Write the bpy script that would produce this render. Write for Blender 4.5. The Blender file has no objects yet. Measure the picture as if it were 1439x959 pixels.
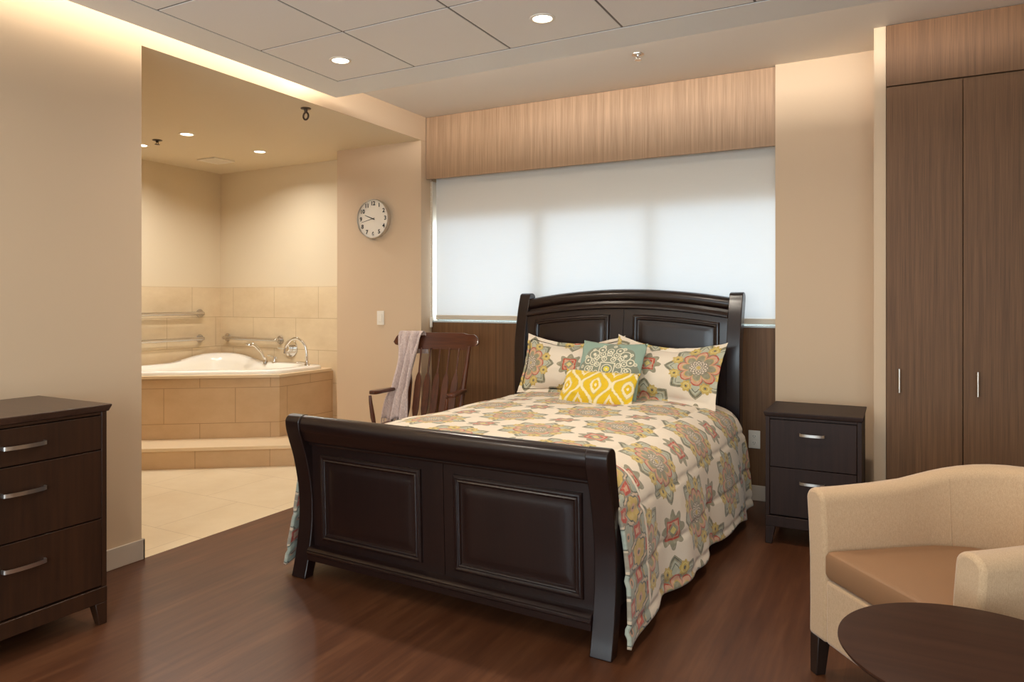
import bpy, bmesh, math, random
from mathutils import Vector, Matrix, noise
random.seed(7)
PI = math.pi
S = bpy.context.scene
C = S.collection
def R(a): return math.radians(a)

# ------------------------------------------------------------------ node helpers
class X:
    """arithmetic on shader sockets"""
    def __init__(s, m, k): s.m, s.k = m, k
    def _b(a, op, b=None, c=None):
        n = a.m.nodes.new('ShaderNodeMath'); n.operation = op
        for i, v in enumerate((a, b, c)):
            if v is None: continue
            if isinstance(v, X): a.m.links.new(v.k, n.inputs[i])
            else: n.inputs[i].default_value = v
        return X(a.m, n.outputs[0])
    def __add__(a, b): return a._b('ADD', b)
    __radd__ = __add__
    def __sub__(a, b): return a._b('SUBTRACT', b)
    def __rsub__(a, b): return (a * -1.0) + b
    def __mul__(a, b): return a._b('MULTIPLY', b)
    __rmul__ = __mul__
    def __truediv__(a, b): return a._b('DIVIDE', b)
    def sin(a): return a._b('SINE')
    def cos(a): return a._b('COSINE')
    def abs(a): return a._b('ABSOLUTE')
    def rnd(a): return a._b('ROUND')
    def sqrt(a): return a._b('SQRT')
    def fract(a): return a._b('FRACT')
    def lt(a, b): return a._b('LESS_THAN', b)
    def gt(a, b): return a._b('GREATER_THAN', b)
    def atan2(a, b): return a._b('ARCTAN2', b)
    def min(a, b): return a._b('MINIMUM', b)
    def max(a, b): return a._b('MAXIMUM', b)
    def pw(a, b): return a._b('POWER', b)
    def sstep(a, lo, hi):
        n = a.m.nodes.new('ShaderNodeMapRange'); n.interpolation_type = 'SMOOTHSTEP'
        a.m.links.new(a.k, n.inputs[0]); n.inputs[1].default_value = lo; n.inputs[2].default_value = hi
        return X(a.m, n.outputs[0])

def lin(c):
    """sRGB 0-255 to linear"""
    o = []
    for v in c:
        v /= 255.0
        o.append(v / 12.92 if v <= .04045 else ((v + .055) / 1.055) ** 2.4)
    return (*o, 1.0)

def newmat(name, col=(.8, .8, .8, 1), rough=.5, metal=0.0, spec=.5, coat=0.0, sheen=0.0):
    m = bpy.data.materials.new(name); m.use_nodes = True
    b = m.node_tree.nodes['Principled BSDF']
    b.inputs['Base Color'].default_value = col if len(col) == 4 else (*col, 1)
    b.inputs['Roughness'].default_value = rough
    b.inputs['Metallic'].default_value = metal
    b.inputs['Specular IOR Level'].default_value = spec
    b.inputs['Coat Weight'].default_value = coat
    b.inputs['Coat Roughness'].default_value = .15
    b.inputs['Sheen Weight'].default_value = sheen
    return m
def bsdf(m): return m.node_tree.nodes['Principled BSDF']
def N(m, t, **kw):
    n = m.node_tree.nodes.new(t)
    for k, v in kw.items():
        if k.startswith('i_'): n.inputs[k[2:].replace('_', ' ')].default_value = v
        else: setattr(n, k, v)
    return n
def L(m, a, b): m.node_tree.links.new(a, b)
def coords(m, kind='Object', scale=(1, 1, 1), rot=(0, 0, 0)):
    t = N(m, 'ShaderNodeTexCoord'); mp = N(m, 'ShaderNodeMapping')
    mp.inputs['Scale'].default_value = scale; mp.inputs['Rotation'].default_value = rot
    L(m, t.outputs[kind], mp.inputs[0]); return mp.outputs[0]
def mixc(m, f, a, b, blend='MIX'):
    n = N(m, 'ShaderNodeMix', data_type='RGBA', blend_type=blend)
    for s, v in ((n.inputs[0], f), (n.inputs[6], a), (n.inputs[7], b)):
        if isinstance(v, X): L(m, v.k, s)
        elif hasattr(v, 'is_output'): L(m, v, s)
        else: s.default_value = v
    return n.outputs[2]
def ramp(m, f, stops):
    n = N(m, 'ShaderNodeValToRGB'); e = n.color_ramp.elements
    while len(e) < len(stops): e.new(.5)
    for q, (p, c) in zip(e, stops): q.position = p; q.color = c
    L(m, f, n.inputs[0]); return n.outputs[0]
def bump(m, h, dist=.002, strength=.5):
    n = N(m, 'ShaderNodeBump'); n.inputs['Strength'].default_value = strength
    n.inputs['Distance'].default_value = dist; L(m, h, n.inputs['Height'])
    L(m, n.outputs[0], bsdf(m).inputs['Normal']); return n
def noise_tex(m, vec, scale=5, detail=3, rough=.5):
    n = N(m, 'ShaderNodeTexNoise'); n.inputs['Scale'].default_value = scale
    n.inputs['Detail'].default_value = detail; n.inputs['Roughness'].default_value = rough
    L(m, vec, n.inputs['Vector']); return n.outputs[0]

# ------------------------------------------------------------------ materials
def paint(name, rgb, rough=.6):
    m = newmat(name, lin(rgb), rough, spec=.3)
    v = coords(m); bump(m, noise_tex(m, v, 180, 2), .0006, .25); return m
M = {}
M['wall'] = paint('wall_paint', (210, 184, 154))
M['bathwall'] = paint('bath_paint', (222, 206, 178))
M['white'] = paint('ceiling_paint', (226, 221, 214))
M['tile_panel'] = newmat('acoustic_tile', lin((244, 242, 240)), .9, spec=.1)
bump(M['tile_panel'], noise_tex(M['tile_panel'], coords(M['tile_panel']), 320, 3), .001, .35)
M['cloud'] = paint('cloud_border_paint', (240, 241, 240))
M['base'] = paint('base_vinyl', (198, 183, 166))
M['grid'] = newmat('grid_gap', lin((122, 114, 108)), .7)

def wood(name, dark, light, axis, rough=.35, coat=.2, fine=60., spec=.5, contrast=(.3, .7)):
    """grain stretched along an object axis"""
    m = newmat(name, rough=rough, coat=coat, spec=spec)
    sc = [fine, fine, fine]; sc[axis] = fine * (.045 if fine < 400 else .009)
    v = coords(m, 'Object', tuple(sc))
    a = noise_tex(m, v, 1.0, 5, .6)
    sc2 = [fine * .14] * 3; sc2[axis] = fine * (.012 if fine < 400 else .003)
    b = noise_tex(m, coords(m, 'Object', tuple(sc2)), 1.0, 2, .5)
    f = X(m.node_tree, a) * .6 + X(m.node_tree, b) * .4
    c = ramp(m, f.k, [(contrast[0], dark), (contrast[1], light)])
    L(m, c, bsdf(m).inputs['Base Color']); bump(m, a, .0004, .12); return m
M['espresso_z'] = wood('espresso_upright', lin((24, 12, 10)), lin((37, 20, 16)), 2, .3, .25)
M['espresso_x'] = wood('espresso_lengthwise', lin((24, 12, 10)), lin((37, 20, 16)), 0, .28, .3)
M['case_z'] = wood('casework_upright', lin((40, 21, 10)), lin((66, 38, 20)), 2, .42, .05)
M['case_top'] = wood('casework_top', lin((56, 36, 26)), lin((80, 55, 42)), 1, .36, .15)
M['night_z'] = wood('nightstand_wood', lin((36, 23, 19)), lin((54, 36, 29)), 2, .5, .0, 60., .25)
M['table_x'] = wood('table_walnut', lin((48, 27, 18)), lin((70, 43, 30)), 0, .5, .0, 30, .12)
M['rocker'] = wood('rocker_wood', lin((56, 26, 13)), lin((102, 54, 31)), 2, .3, .3)
M['rocker_x'] = wood('rocker_wood_lengthwise', lin((56, 26, 13)), lin((102, 54, 31)), 0, .3, .3)
M['laminate'] = wood('grained_laminate', lin((142, 112, 85)), lin((190, 156, 124)), 2, .45, .0, 420, .35, (.34, .66))  # copy of the wardrobe laminate, cove light on the valance put into its colour
M['laminate_dark'] = wood('dark_grained_laminate', lin((91, 63, 40)), lin((126, 91, 61)), 2, .5, .0, 420, .25, (.34, .66))
M['darkleg'] = wood('dark_leg_wood', lin((30, 20, 16)), lin((48, 33, 26)), 2, .4, .1)
M['steel'] = newmat('brushed_steel', (.60, .565, .52), .24, 1.0)
M['nickel'] = newmat('satin_nickel', (.72, .68, .63), .3, 1.0)
M['chrome'] = newmat('chrome', (.8, .79, .77), .08, 1.0)
M['bronze'] = newmat('dark_bronze', (.10, .07, .05), .4, .8)
M['plastic'] = newmat('white_plastic', lin((236, 228, 214)), .35)
M['black'] = newmat('black_ink', (.012, .011, .01, 1), .5)
M['slot'] = newmat('socket_slot', (.03, .03, .03, 1), .5)
M['acrylic'] = newmat('tub_acrylic', lin((244, 238, 226)), .16, coat=.3)
M['clockface'] = newmat('clock_face', lin((236, 226, 210)), .4)
M['leather'] = newmat('taupe_vinyl', lin((148, 110, 79)), .45, spec=.3)
bump(M['leather'], noise_tex(M['leather'], coords(M['leather']), 260, 3), .0006, .25)
M['frame_alu'] = newmat('window_frame_paint', lin((190, 198, 200)), .4)

m = newmat('floor_vinyl', rough=.36, spec=.45); M['floor'] = m
nt = m.node_tree
br = N(m, 'ShaderNodeTexBrick'); br.offset = .37
br.inputs['Scale'].default_value = 1; br.inputs['Brick Width'].default_value = 1.25; br.inputs['Row Height'].default_value = .15
br.inputs['Mortar Size'].default_value = .0012; br.inputs['Mortar Smooth'].default_value = .3
br.inputs['Color1'].default_value = (.35, .35, .35, 1); br.inputs['Color2'].default_value = (.65, .65, .65, 1); br.inputs['Mortar'].default_value = (.2, .2, .2, 1)
L(m, coords(m, 'Object', (1, 1, 1), (0, 0, PI / 2)), br.inputs['Vector'])
g1 = noise_tex(m, coords(m, 'Object', (34, 2.2, 1)), 1, 6, .62)
g2 = noise_tex(m, coords(m, 'Object', (7, .9, 1)), 1, 3, .5)
f = X(nt, g1) * .5 + X(nt, g2) * .35 + X(nt, br.outputs[0]) * .15
col = ramp(m, f.k, [(.30, lin((64, 34, 20))), (.5, lin((88, 52, 32))), (.70, lin((114, 73, 47)))])
L(m, col, bsdf(m).inputs['Base Color']); bump(m, g1, .0005, .12)

def stone_tile(name, rgb, rgb2, grout, w, h, uv=True, off=.5, rough=.35, shift=(0, 0, 0)):
    m = newmat(name, rough=rough, spec=.4)
    t = N(m, 'ShaderNodeTexCoord'); mp = N(m, 'ShaderNodeMapping'); mp.inputs['Location'].default_value = shift
    L(m, t.outputs['UV' if uv else 'Object'], mp.inputs[0])
    b = N(m, 'ShaderNodeTexBrick'); b.offset = off
    b.inputs['Scale'].default_value = 1; b.inputs['Brick Width'].default_value = w; b.inputs['Row Height'].default_value = h
    b.inputs['Mortar Size'].default_value = .0022; b.inputs['Mortar Smooth'].default_value = .2; b.inputs['Bias'].default_value = 0
    b.inputs['Color1'].default_value = (.4, .4, .4, 1); b.inputs['Color2'].default_value = (.6, .6, .6, 1)
    L(m, mp.outputs[0], b.inputs['Vector'])
    n1 = noise_tex(m, coords(m, 'Object', (3, 3, 5)), 1, 6, .65)
    f = X(m.node_tree, n1) * .75 + X(m.node_tree, b.outputs[0]) * .25
    c = ramp(m, f.k, [(.3, lin(rgb)), (.7, lin(rgb2))])
    c = mixc(m, b.outputs['Fac'], c, lin(grout))
    L(m, c, bsdf(m).inputs['Base Color'])
    inv = N(m, 'ShaderNodeMath', operation='SUBTRACT'); inv.inputs[0].default_value = 1; L(m, b.outputs['Fac'], inv.inputs[1])
    bump(m, inv.outputs[0], .0012, .4); return m
M['walltile'] = stone_tile('bath_wall_tile', (208, 184, 148), (226, 206, 172), (178, 152, 118), .56, .2945, True, .5, .3, (.18, .0, 0))
M['decktile'] = stone_tile('tub_deck_tile', (196, 164, 126), (212, 182, 144), (158, 128, 94), .56, .29, True, .5, .35, (.1, .0, 0))
M['floortile'] = stone_tile('bath_floor_tile', (222, 200, 164), (238, 220, 188), (196, 172, 136), .6, .6, False, .5, .3, (.1, .3, 0))

# ---- the bedding's medallion print, drawn in cloth metres (UV)
def medallion_print(name, d, shift, border=None):
    m = newmat(name, rough=.85, spec=.15, sheen=.25); nt = m.node_tree
    t = N(m, 'ShaderNodeTexCoord'); sp = N(m, 'ShaderNodeSeparateXYZ'); L(m, t.outputs['UV'], sp.inputs[0])
    # slight hand-drawn wobble
    wn = N(m, 'ShaderNodeTexNoise'); wn.inputs['Scale'].default_value = 26; wn.inputs['Detail'].default_value = 2; L(m, t.outputs['UV'], wn.inputs['Vector'])
    ws = N(m, 'ShaderNodeSeparateColor'); L(m, wn.outputs['Color'], ws.inputs[0])
    x = X(nt, sp.outputs[0]) - shift[0] + (X(nt, ws.outputs[0]) - .5) * .012
    y = X(nt, sp.outputs[1]) - shift[1] + (X(nt, ws.outputs[1]) - .5) * .012
    a = (x + y) / (2 * d); b = (x - y) / (2 * d)
    def local(a, b, o):
        fa = (a - o) - (a - o).rnd(); fb = (b - o) - (b - o).rnd()
        dx = (fa + fb) * d; dy = (fa - fb) * d
        return (dx * dx + dy * dy).sqrt(), dy.atan2(dx), dx, dy
    cream = lin((232, 217, 196)); sage = lin((148, 142, 116)); sagel = lin((180, 180, 158)); ink = lin((92, 92, 80))
    must = lin((198, 168, 92)); salmon = lin((206, 158, 128)); red = lin((184, 72, 54)); grey = lin((146, 134, 116)); yel = lin((214, 196, 118))
    R0 = d * .64
    r, th, dx, dy = local(a, b, 0.0); q = r / R0
    c = cream
    p8 = (th * 4.0).cos().abs()                    # 8 lobes
    p8b = (th * 4.0 + PI / 2).cos().abs()
    edge = (1.0 - (th * 4.0).sin().abs()).pw(.85) * .20 + p8.pw(.6) * .10 + .72                   # outer leaves
    c = mixc(m, q.lt(edge), c, sage)
    c = mixc(m, q.lt(edge - .045) * q.gt(edge - .075), c, ink)
    c = mixc(m, q.lt(edge - .12) * q.gt(.6), c, sagel)
    c = mixc(m, q.lt(edge - .19) * q.gt(edge - .215) * q.gt(.62), c, ink)
    # mustard florets between the leaves
    k = (th * (8 / (2 * PI)) + .5); fl = (k - k.rnd()) * (2 * PI / 8)
    ex = q * fl.cos() - .70; ey = q * fl.sin(); fr = (ex * ex + ey * ey).sqrt(); fth = ey.atan2(ex)
    fe = (fth * 4.0).cos().abs() * .045 + .13
    c = mixc(m, fr.lt(fe), c, must); c = mixc(m, fr.lt(.10) * fr.gt(.075), c, yel); c = mixc(m, fr.lt(.035), c, ink)
    # red outlined salmon petals
    pe = p8.pw(.5) * .24 + .36
    c = mixc(m, q.lt(pe), c, red); c = mixc(m, q.lt(pe - .035), c, salmon)
    c = mixc(m, q.lt(pe - .13) * q.gt(pe - .155), c, must); c = mixc(m, q.lt(pe - .155) * q.gt(.2), c, sage)
    c = mixc(m, q.lt(.27), c, grey)
    dots = ((q * 60.0).sin() * (th * 12.0).sin()).gt(.25)
    c = mixc(m, q.lt(.24) * dots, c, cream); c = mixc(m, q.lt(.06), c, must)
    # small stars with a red square
    r, th, dx, dy = local(a, b, 0.5); q = r / (d * .29)
    p8 = (th * 4.0).cos().abs()
    e = p8.pw(1.6) * .32 + .68
    c = mixc(m, q.lt(e), c, sage); c = mixc(m, q.lt(e - .07) * q.gt(e - .11), c, grey)
    sq = dx.abs().max(dy.abs()) / (d * .29)
    c = mixc(m, sq.lt(.50), c, red); c = mixc(m, sq.lt(.40), c, salmon)
    zig = ((dx * (110 / d * .26)).sin() * (dy * (110 / d * .26)).sin()).gt(.35)
    c = mixc(m, sq.lt(.40) * zig, c, red)
    dm = (dx.abs() + dy.abs()) / (d * .29)
    c = mixc(m, dm.lt(.40), c, sage); c = mixc(m, dm.lt(.22), c, yel)
    if border:
        # end border of small flowers and squares beyond a cream seam
        xx = X(nt, sp.outputs[0]) + (X(nt, ws.outputs[0]) - .5) * .02; yy = X(nt, sp.outputs[1]) + (X(nt, ws.outputs[1]) - .5) * .02
        k2 = .082
        a = (xx + yy) / (2 * k2); b = (xx - yy) / (2 * k2); d_ = d; d = k2
        r, th, dx, dy = local(a, b, 0.0); q = r / k2
        pe = (th * 3.0).cos().abs() * .12 + .48
        e = mixc(m, q.lt(pe + .08), lin((204, 180, 152)), ink); e = mixc(m, q.lt(pe), e, lin((160, 164, 148)))
        a2 = a * .5; row = (a - b).rnd() * .5; odd = (row.fract() - .25).gt(0.0)
        e = mixc(m, q.lt(pe) * odd, e, must); e = mixc(m, q.lt(.2), e, salmon); e = mixc(m, q.lt(.1), e, ink)
        r, th, dx, dy = local(a, b, 0.5); sq = dx.abs().max(dy.abs()) / k2
        e = mixc(m, (sq + 0.0).lt(.40), e, grey); e = mixc(m, sq.lt(.30), e, red); e = mixc(m, sq.lt(.15), e, salmon)
        d = d_
        c = mixc(m, X(nt, sp.outputs[1]).lt(border), c, cream); c = mixc(m, X(nt, sp.outputs[1]).lt(border - .014), c, e)
    # worn, woven look
    nz = noise_tex(m, t.outputs['UV'], 45, 3)
    c = mixc(m, X(nt, nz).sstep(.4, .8) * .28, c, cream)
    L(m, c, bsdf(m).inputs['Base Color'])
    wv = N(m, 'ShaderNodeTexNoise'); wv.inputs['Scale'].default_value = 420; L(m, t.outputs['UV'], wv.inputs['Vector'])
    cr = noise_tex(m, t.outputs['UV'], 13, 3)
    hh = X(nt, wv.outputs[0]) * .12 + X(nt, cr) * 1.0
    bump(m, hh.k, .012, .35)
    return m
M['print'] = medallion_print('medallion_print', .308, (.80, .62), .33)
M['print_a'] = medallion_print('sham_print_a', .33, (-.30, .0))
M['print_b'] = medallion_print('sham_print_b', .33, (.24, .04))

# teal cushion with pale embroidered medallion
m = newmat('teal_embroidered', rough=.85, spec=.1, sheen=.2); M['teal'] = m; nt = m.node_tree
t = N(m, 'ShaderNodeTexCoord'); sp = N(m, 'ShaderNodeSeparateXYZ'); L(m, t.outputs['UV'], sp.inputs[0])
x = X(nt, sp.outputs[0]); y = X(nt, sp.outputs[1])
r = (x * x + y * y).sqrt(); th = y.atan2(x)
base = lin((146, 168, 152)); pale = lin((222, 214, 188)); sg = lin((136, 140, 122))
c = mixc(m, (r).lt((th * 4.0).cos().abs() * .03 + .178), base, sg)
def curls(c, n, r0, rad, ph, col, wd=.0032):
    k = th * (n / (2 * PI)) + ph; fl = (k - k.rnd()) * (2 * PI / n)
    ex = r * fl.cos() - r0; ey = r * fl.sin(); q = (ex * ex + ey * ey).sqrt()
    c = mixc(m, (q - rad).abs().lt(wd), c, col)
    return mixc(m, q.lt(rad * .35), c, col)
for n_, r0_, rad_, ph_ in ((8, .158, .024, .5), (16, .118, .017, 0.0), (4, .150, .034, .5), (4, .140, .020, 0.0), (8, .080, .016, .5), (16, .185, .009, .25)):
    c = curls(c, n_, r0_, rad_, ph_, pale)
ring = (th * 8.0).cos() * .006
c = mixc(m, (r - .098 - ring).abs().lt(.0028), c, pale)
sq = x.abs().max(y.abs())
c = mixc(m, sq.lt(.052) * sq.gt(.044), c, pale)
c = mixc(m, (r - .034).abs().lt(.003), c, pale); c = mixc(m, r.lt((th * 4.0).cos().abs() * .006 + .016), c, lin((222, 204, 84))); c = mixc(m, r.lt(.006), c, pale)
L(m, c, bsdf(m).inputs['Base Color']); bump(m, noise_tex(m, t.outputs['UV'], 14, 3), .008, .4)

# yellow ikat cushion
m = newmat('yellow_ikat', rough=.85, spec=.1, sheen=.2); M['ikat'] = m; nt = m.node_tree
t = N(m, 'ShaderNodeTexCoord'); sp = N(m, 'ShaderNodeSeparateXYZ'); L(m, t.outputs['UV'], sp.inputs[0])
wn = noise_tex(m, t.outputs['UV'], 70, 2)
x = X(nt, sp.outputs[0]) + (X(nt, wn) - .5) * .012; y = X(nt, sp.outputs[1]) + (X(nt, wn) - .5) * .016
per = .205; hgt = .235
u1 = x / per; v1 = y / hgt
# ogee lattice: distance to a swelling, pinching pair of curves
def ogee(u, v):
    k = u - u.rnd()
    w = ((v * (2 * PI)).cos() * .5 + .5).pw(.8) * .44 + .03
    return k.abs() / w, w
s1, w1 = ogee(u1, v1)
yel = lin((222, 184, 44)); crm = lin((236, 220, 178)); dsg = lin((206, 190, 128))
c = yel
k = (u1 - u1.rnd()).abs()
w = (v1 * (2 * PI)).cos() * .20 + .27
c = mixc(m, (k - w).abs().lt(.062), c, dsg); c = mixc(m, (k - w).abs().lt(.045), c, crm)
vv = v1 - v1.rnd(); e2 = ((k * k / (.19 * .19)) + ((vv + .02) * (vv + .02)) / (.27 * .27)).sqrt() * .55 + (k / .21 + (vv + .02).abs() / .30) * .45
c = mixc(m, e2.lt(1.0), c, dsg); c = mixc(m, e2.lt(.9), c, crm); c = mixc(m, e2.lt(.56), c, yel); c = mixc(m, e2.lt(.2), c, crm)
k2 = .5 - k; v2 = (v1 + .5) - (v1 + .5).rnd(); e3 = k2 / .17 + v2.abs() / .24
c = mixc(m, e3.lt(1.0), c, crm); c = mixc(m, e3.lt(.55), c, yel); c = mixc(m, e3.lt(.2), c, dsg)
L(m, c, bsdf(m).inputs['Base Color']); bump(m, noise_tex(m, t.outputs['UV'], 12, 3), .008, .4)

# armchair tweed
m = newmat('oatmeal_tweed', rough=.9, spec=.1, sheen=.3); M['tweed'] = m
v = coords(m, 'Object', (1, 1, .35))
n1 = noise_tex(m, v, 900, 2, .7); n2 = noise_tex(m, coords(m, 'Object', (1, 1, .25)), 330, 3, .7)
f = X(m.node_tree, n1) * .6 + X(m.node_tree, n2) * .4
L(m, ramp(m, f.k, [(.32, lin((180, 146, 110))), (.68, lin((212, 180, 144)))]), bsdf(m).inputs['Base Color']); bump(m, f.k, .0010, .4)

m = newmat('lilac_knit', rough=.9, spec=.1, sheen=.3); M['shawl'] = m
L(m, ramp(m, noise_tex(m, coords(m, 'Object', (1, 1, .4)), 160, 3), [(.3, lin((190, 168, 160))), (.7, lin((222, 204, 197)))]), bsdf(m).inputs['Base Color'])

# woven roller shade: scatters daylight through
m = bpy.data.materials.new('shade_fabric'); m.use_nodes = True; M['shade'] = m
nt = m.node_tree; nt.nodes.remove(bsdf(m)); out = nt.nodes['Material Output']
df = N(m, 'ShaderNodeBsdfDiffuse'); tr = N(m, 'ShaderNodeBsdfTranslucent'); mx = N(m, 'ShaderNodeMixShader'); mx.inputs[0].default_value = .26
wv = noise_tex(m, coords(m, 'Object', (1.2, 1, 90)), 6, 3)
cc = ramp(m, wv, [(.35, (.31, .34, .37, 1)), (.65, (.36, .39, .42, 1))])
df.inputs[0].default_value = (.93, .89, .82, 1); L(m, cc, tr.inputs[0])
L(m, df.outputs[0], mx.inputs[1]); L(m, tr.outputs[0], mx.inputs[2]); L(m, mx.outputs[0], out.inputs[0])

m = bpy.data.materials.new('window_glass'); m.use_nodes = True; M['glass'] = m
nt = m.node_tree; nt.nodes.remove(bsdf(m)); out = nt.nodes['Material Output']
tr = N(m, 'ShaderNodeBsdfTransparent'); gl = N(m, 'ShaderNodeBsdfGlossy'); gl.inputs['Roughness'].default_value = .02
mx = N(m, 'ShaderNodeMixShader'); mx.inputs[0].default_value = .06
L(m, tr.outputs[0], mx.inputs[1]); L(m, gl.outputs[0], mx.inputs[2]); L(m, mx.outputs[0], out.inputs[0])

def emit(name, col, st):
    m = bpy.data.materials.new(name); m.use_nodes = True
    nt = m.node_tree; nt.nodes.remove(nt.nodes['Principled BSDF'])
    e = nt.nodes.new('ShaderNodeEmission'); e.inputs[0].default_value = (*col, 1); e.inputs[1].default_value = st
    nt.links.new(e.outputs[0], nt.nodes['Material Output'].inputs[0]); return m
M['lamp'] = emit('lamp_glow', (1, .90, .74), 7)

# ------------------------------------------------------------------ mesh helpers
def obj(name, bm, mat, parent=None, smooth=None, bevel=0, seg=2, loc=None, rotz=0):
    me = bpy.data.meshes.new(name)
    bmesh.ops.recalc_face_normals(bm, faces=bm.faces)
    bm.to_mesh(me); bm.free()
    for mm in (mat if isinstance(mat, (list, tuple)) else [mat]): me.materials.append(mm)
    o = bpy.data.objects.new(name, me); C.objects.link(o)
    if parent: o.parent = parent
    if loc is not None: o.location = loc
    if rotz: o.rotation_euler.z = rotz
    if smooth is not None:
        for p in me.polygons: p.use_smooth = True
        if smooth < 180:
            me.set_sharp_from_angle(angle=R(smooth))
    if bevel:
        b = o.modifiers.new('bevel', 'BEVEL'); b.width = bevel; b.segments = seg; b.limit_method = 'ANGLE'; b.angle_limit = R(35)
        for p in me.polygons: p.use_smooth = True
        me.set_sharp_from_angle(angle=R(30))
        b.harden_normals = False
    return o
def tag(o, label=None, cat=None, group=None, kind=None):
    if label: o['label'] = label
    if cat: o['category'] = cat
    if group: o['group'] = group
    if kind: o['kind'] = kind
    return o
def thing(name, label, cat, loc=(0, 0, 0), rotz=0, group=None):
    o = bpy.data.objects.new(name, None); C.objects.link(o); o.empty_display_size = .1
    o.location = loc; o.rotation_euler = (0, 0, rotz)
    return tag(o, label, cat, group)
def B(): return bmesh.new()
def box(bm, x0, x1, y0, y1, z0, z1):
    v = [bm.verts.new(p) for p in ((x0, y0, z0), (x1, y0, z0), (x1, y1, z0), (x0, y1, z0), (x0, y0, z1), (x1, y0, z1), (x1, y1, z1), (x0, y1, z1))]
    for q in ((3, 2, 1, 0), (4, 5, 6, 7), (0, 1, 5, 4), (1, 2, 6, 5), (2, 3, 7, 6), (3, 0, 4, 7)): bm.faces.new([v[i] for i in q])
    return bm
def bx(*a): return box(B(), *a)
def struct(name, bm, mat, **k): return tag(obj(name, bm, mat, **k), kind='structure')
def prism(pts, h, axis='z', o=0.0):
    """polygon in the plane across an axis, extruded from o to h"""
    bm = B()
    def P(p, t): return {'z': (p[0], p[1], t), 'x': (t, p[0], p[1]), 'y': (p[0], t, p[1])}[axis]
    a = [bm.verts.new(P(p, o)) for p in pts]; b = [bm.verts.new(P(p, h)) for p in pts]
    bm.faces.new(a[::-1]); bm.faces.new(b)
    n = len(pts)
    for i in range(n): bm.faces.new((a[i], a[(i + 1) % n], b[(i + 1) % n], b[i]))
    return bm
def loft(rings, cap=True, closed=True, bm=None):
    bm = bm or B()
    vs = [[bm.verts.new(p) for p in r] for r in rings]
    n = len(rings[0])
    for a, b in zip(vs, vs[1:]):
        for i in range(n if closed else n - 1):
            j = (i + 1) % n; bm.faces.new((a[i], a[j], b[j], b[i]))
    if cap: bm.faces.new(vs[0][::-1]); bm.faces.new(vs[-1])
    return bm
def lathe(prof, n=32, cap=True, bm=None, at=(0, 0, 0)):
    return loft([[(at[0] + r * math.cos(2 * PI * i / n), at[1] + r * math.sin(2 * PI * i / n), at[2] + z) for i in range(n)] for r, z in prof], cap, True, bm)
def tube(path, rad, n=10, bm=None, cap=True):
    path = [Vector(p) for p in path]; rings = []; up = None
    for i, p in enumerate(path):
        t = (path[min(i + 1, len(path) - 1)] - path[max(i - 1, 0)]).normalized()
        if up is None:
            up = t.orthogonal().normalized()
        else:
            up = (up - t * up.dot(t)).normalized()
        s = t.cross(up); r = rad[i] if isinstance(rad, (list, tuple)) else rad
        rings.append([tuple(p + (up * math.cos(2 * PI * k / n) + s * math.sin(2 * PI * k / n)) * r) for k in range(n)])
    return loft(rings, cap, True, bm)
def disc_axis(r, h, axis, at, n=32, bm=None):
    """a short cylinder whose axis is x, y or z, from at along the axis by h"""
    def P(c, s, t): return {'z': (at[0] + c, at[1] + s, at[2] + t), 'y': (at[0] + c, at[1] + t, at[2] + s), 'x': (at[0] + t, at[1] + c, at[2] + s)}[axis]
    return loft([[P(r * math.cos(2 * PI * i / n), r * math.sin(2 * PI * i / n), t) for i in range(n)] for t in (0, h)], True, True, bm)
def smooth_curve(pts, n):
    """Catmull-Rom through points"""
    pts = [Vector(p) for p in pts]; out = []
    q = [pts[0] * 2 - pts[1]] + pts + [pts[-1] * 2 - pts[-2]]
    for i in range(1, len(q) - 2):
        for k in range(n):
            t = k / n; a, b, c, d = q[i - 1], q[i], q[i + 1], q[i + 2]
            out.append(.5 * ((2 * b) + (c - a) * t + (2 * a - 5 * b + 4 * c - d) * t * t + (3 * b - a - 3 * c + d) * t ** 3))
    out.append(pts[-1]); return out
def interp(tab, x):
    if x <= tab[0][0]: return tab[0][1]
    for (a, p), (b, q) in zip(tab, tab[1:]):
        if x <= b:
            t = (x - a) / (b - a); return p + (q - p) * t
    return tab[-1][1]
def sm(a, b, x):
    t = max(0, min(1, (x - a) / (b - a))); return t * t * (3 - 2 * t)
def wall_uv(o, uo=0, vo=0):
    """UV in metres: horizontal run and height; plan for flat faces"""
    me = o.data; uv = me.uv_layers.new(name='UVMap')
    for p in me.polygons:
        n = p.normal
        for li in p.loop_indices:
            c = me.vertices[me.loops[li].vertex_index].co
            if abs(n.z) > .7: uv.data[li].uv = (c.x + uo, c.y + vo)
            else:
                h = Vector((-n.y, n.x, 0)).normalized(); uv.data[li].uv = (c.dot(h) + uo, c.z + vo)
    return o

# ------------------------------------------------------------------ room
XL, ZU, ZC, ZH = -3.306, 2.774, 2.619, 2.58
YW = 4.955; YK = 4.804; YP = 4.84; XR = -.655; XF = -.10; YF = 4.4485; YA = 2.3365
XB, YB = -5.98, 5.109; XE = 2.3; YR = -1.9
struct('floor', bx(XL, XE, YR, 5.1, -.06, 0), M['floor'])
struct('floor.001', bx(XB - .1, XL, 1.6, YB + .1, -.06, 0), M['floortile'])
struct('ceiling', bx(XL - .12, XE, YR, 5.15, ZU, ZU + .06), M['white'])
struct('ceiling.001', bx(XB - .1, XL - .12, 1.6, YB + .1, ZH, ZH + .06), M['bathwall'])
struct('ceiling.005', bx(XL - .12, XL - .004, YA, YK, ZH, ZH + .05), M['bathwall'])
bm = bx(XL - .12, XL, YR, YA, 0, ZU); box(bm, XL - .12, XL, YA, 4.862, ZH + .05, ZU); box(bm, XL - .004, XL, YA, 4.862, ZH, ZH + .05)
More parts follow.
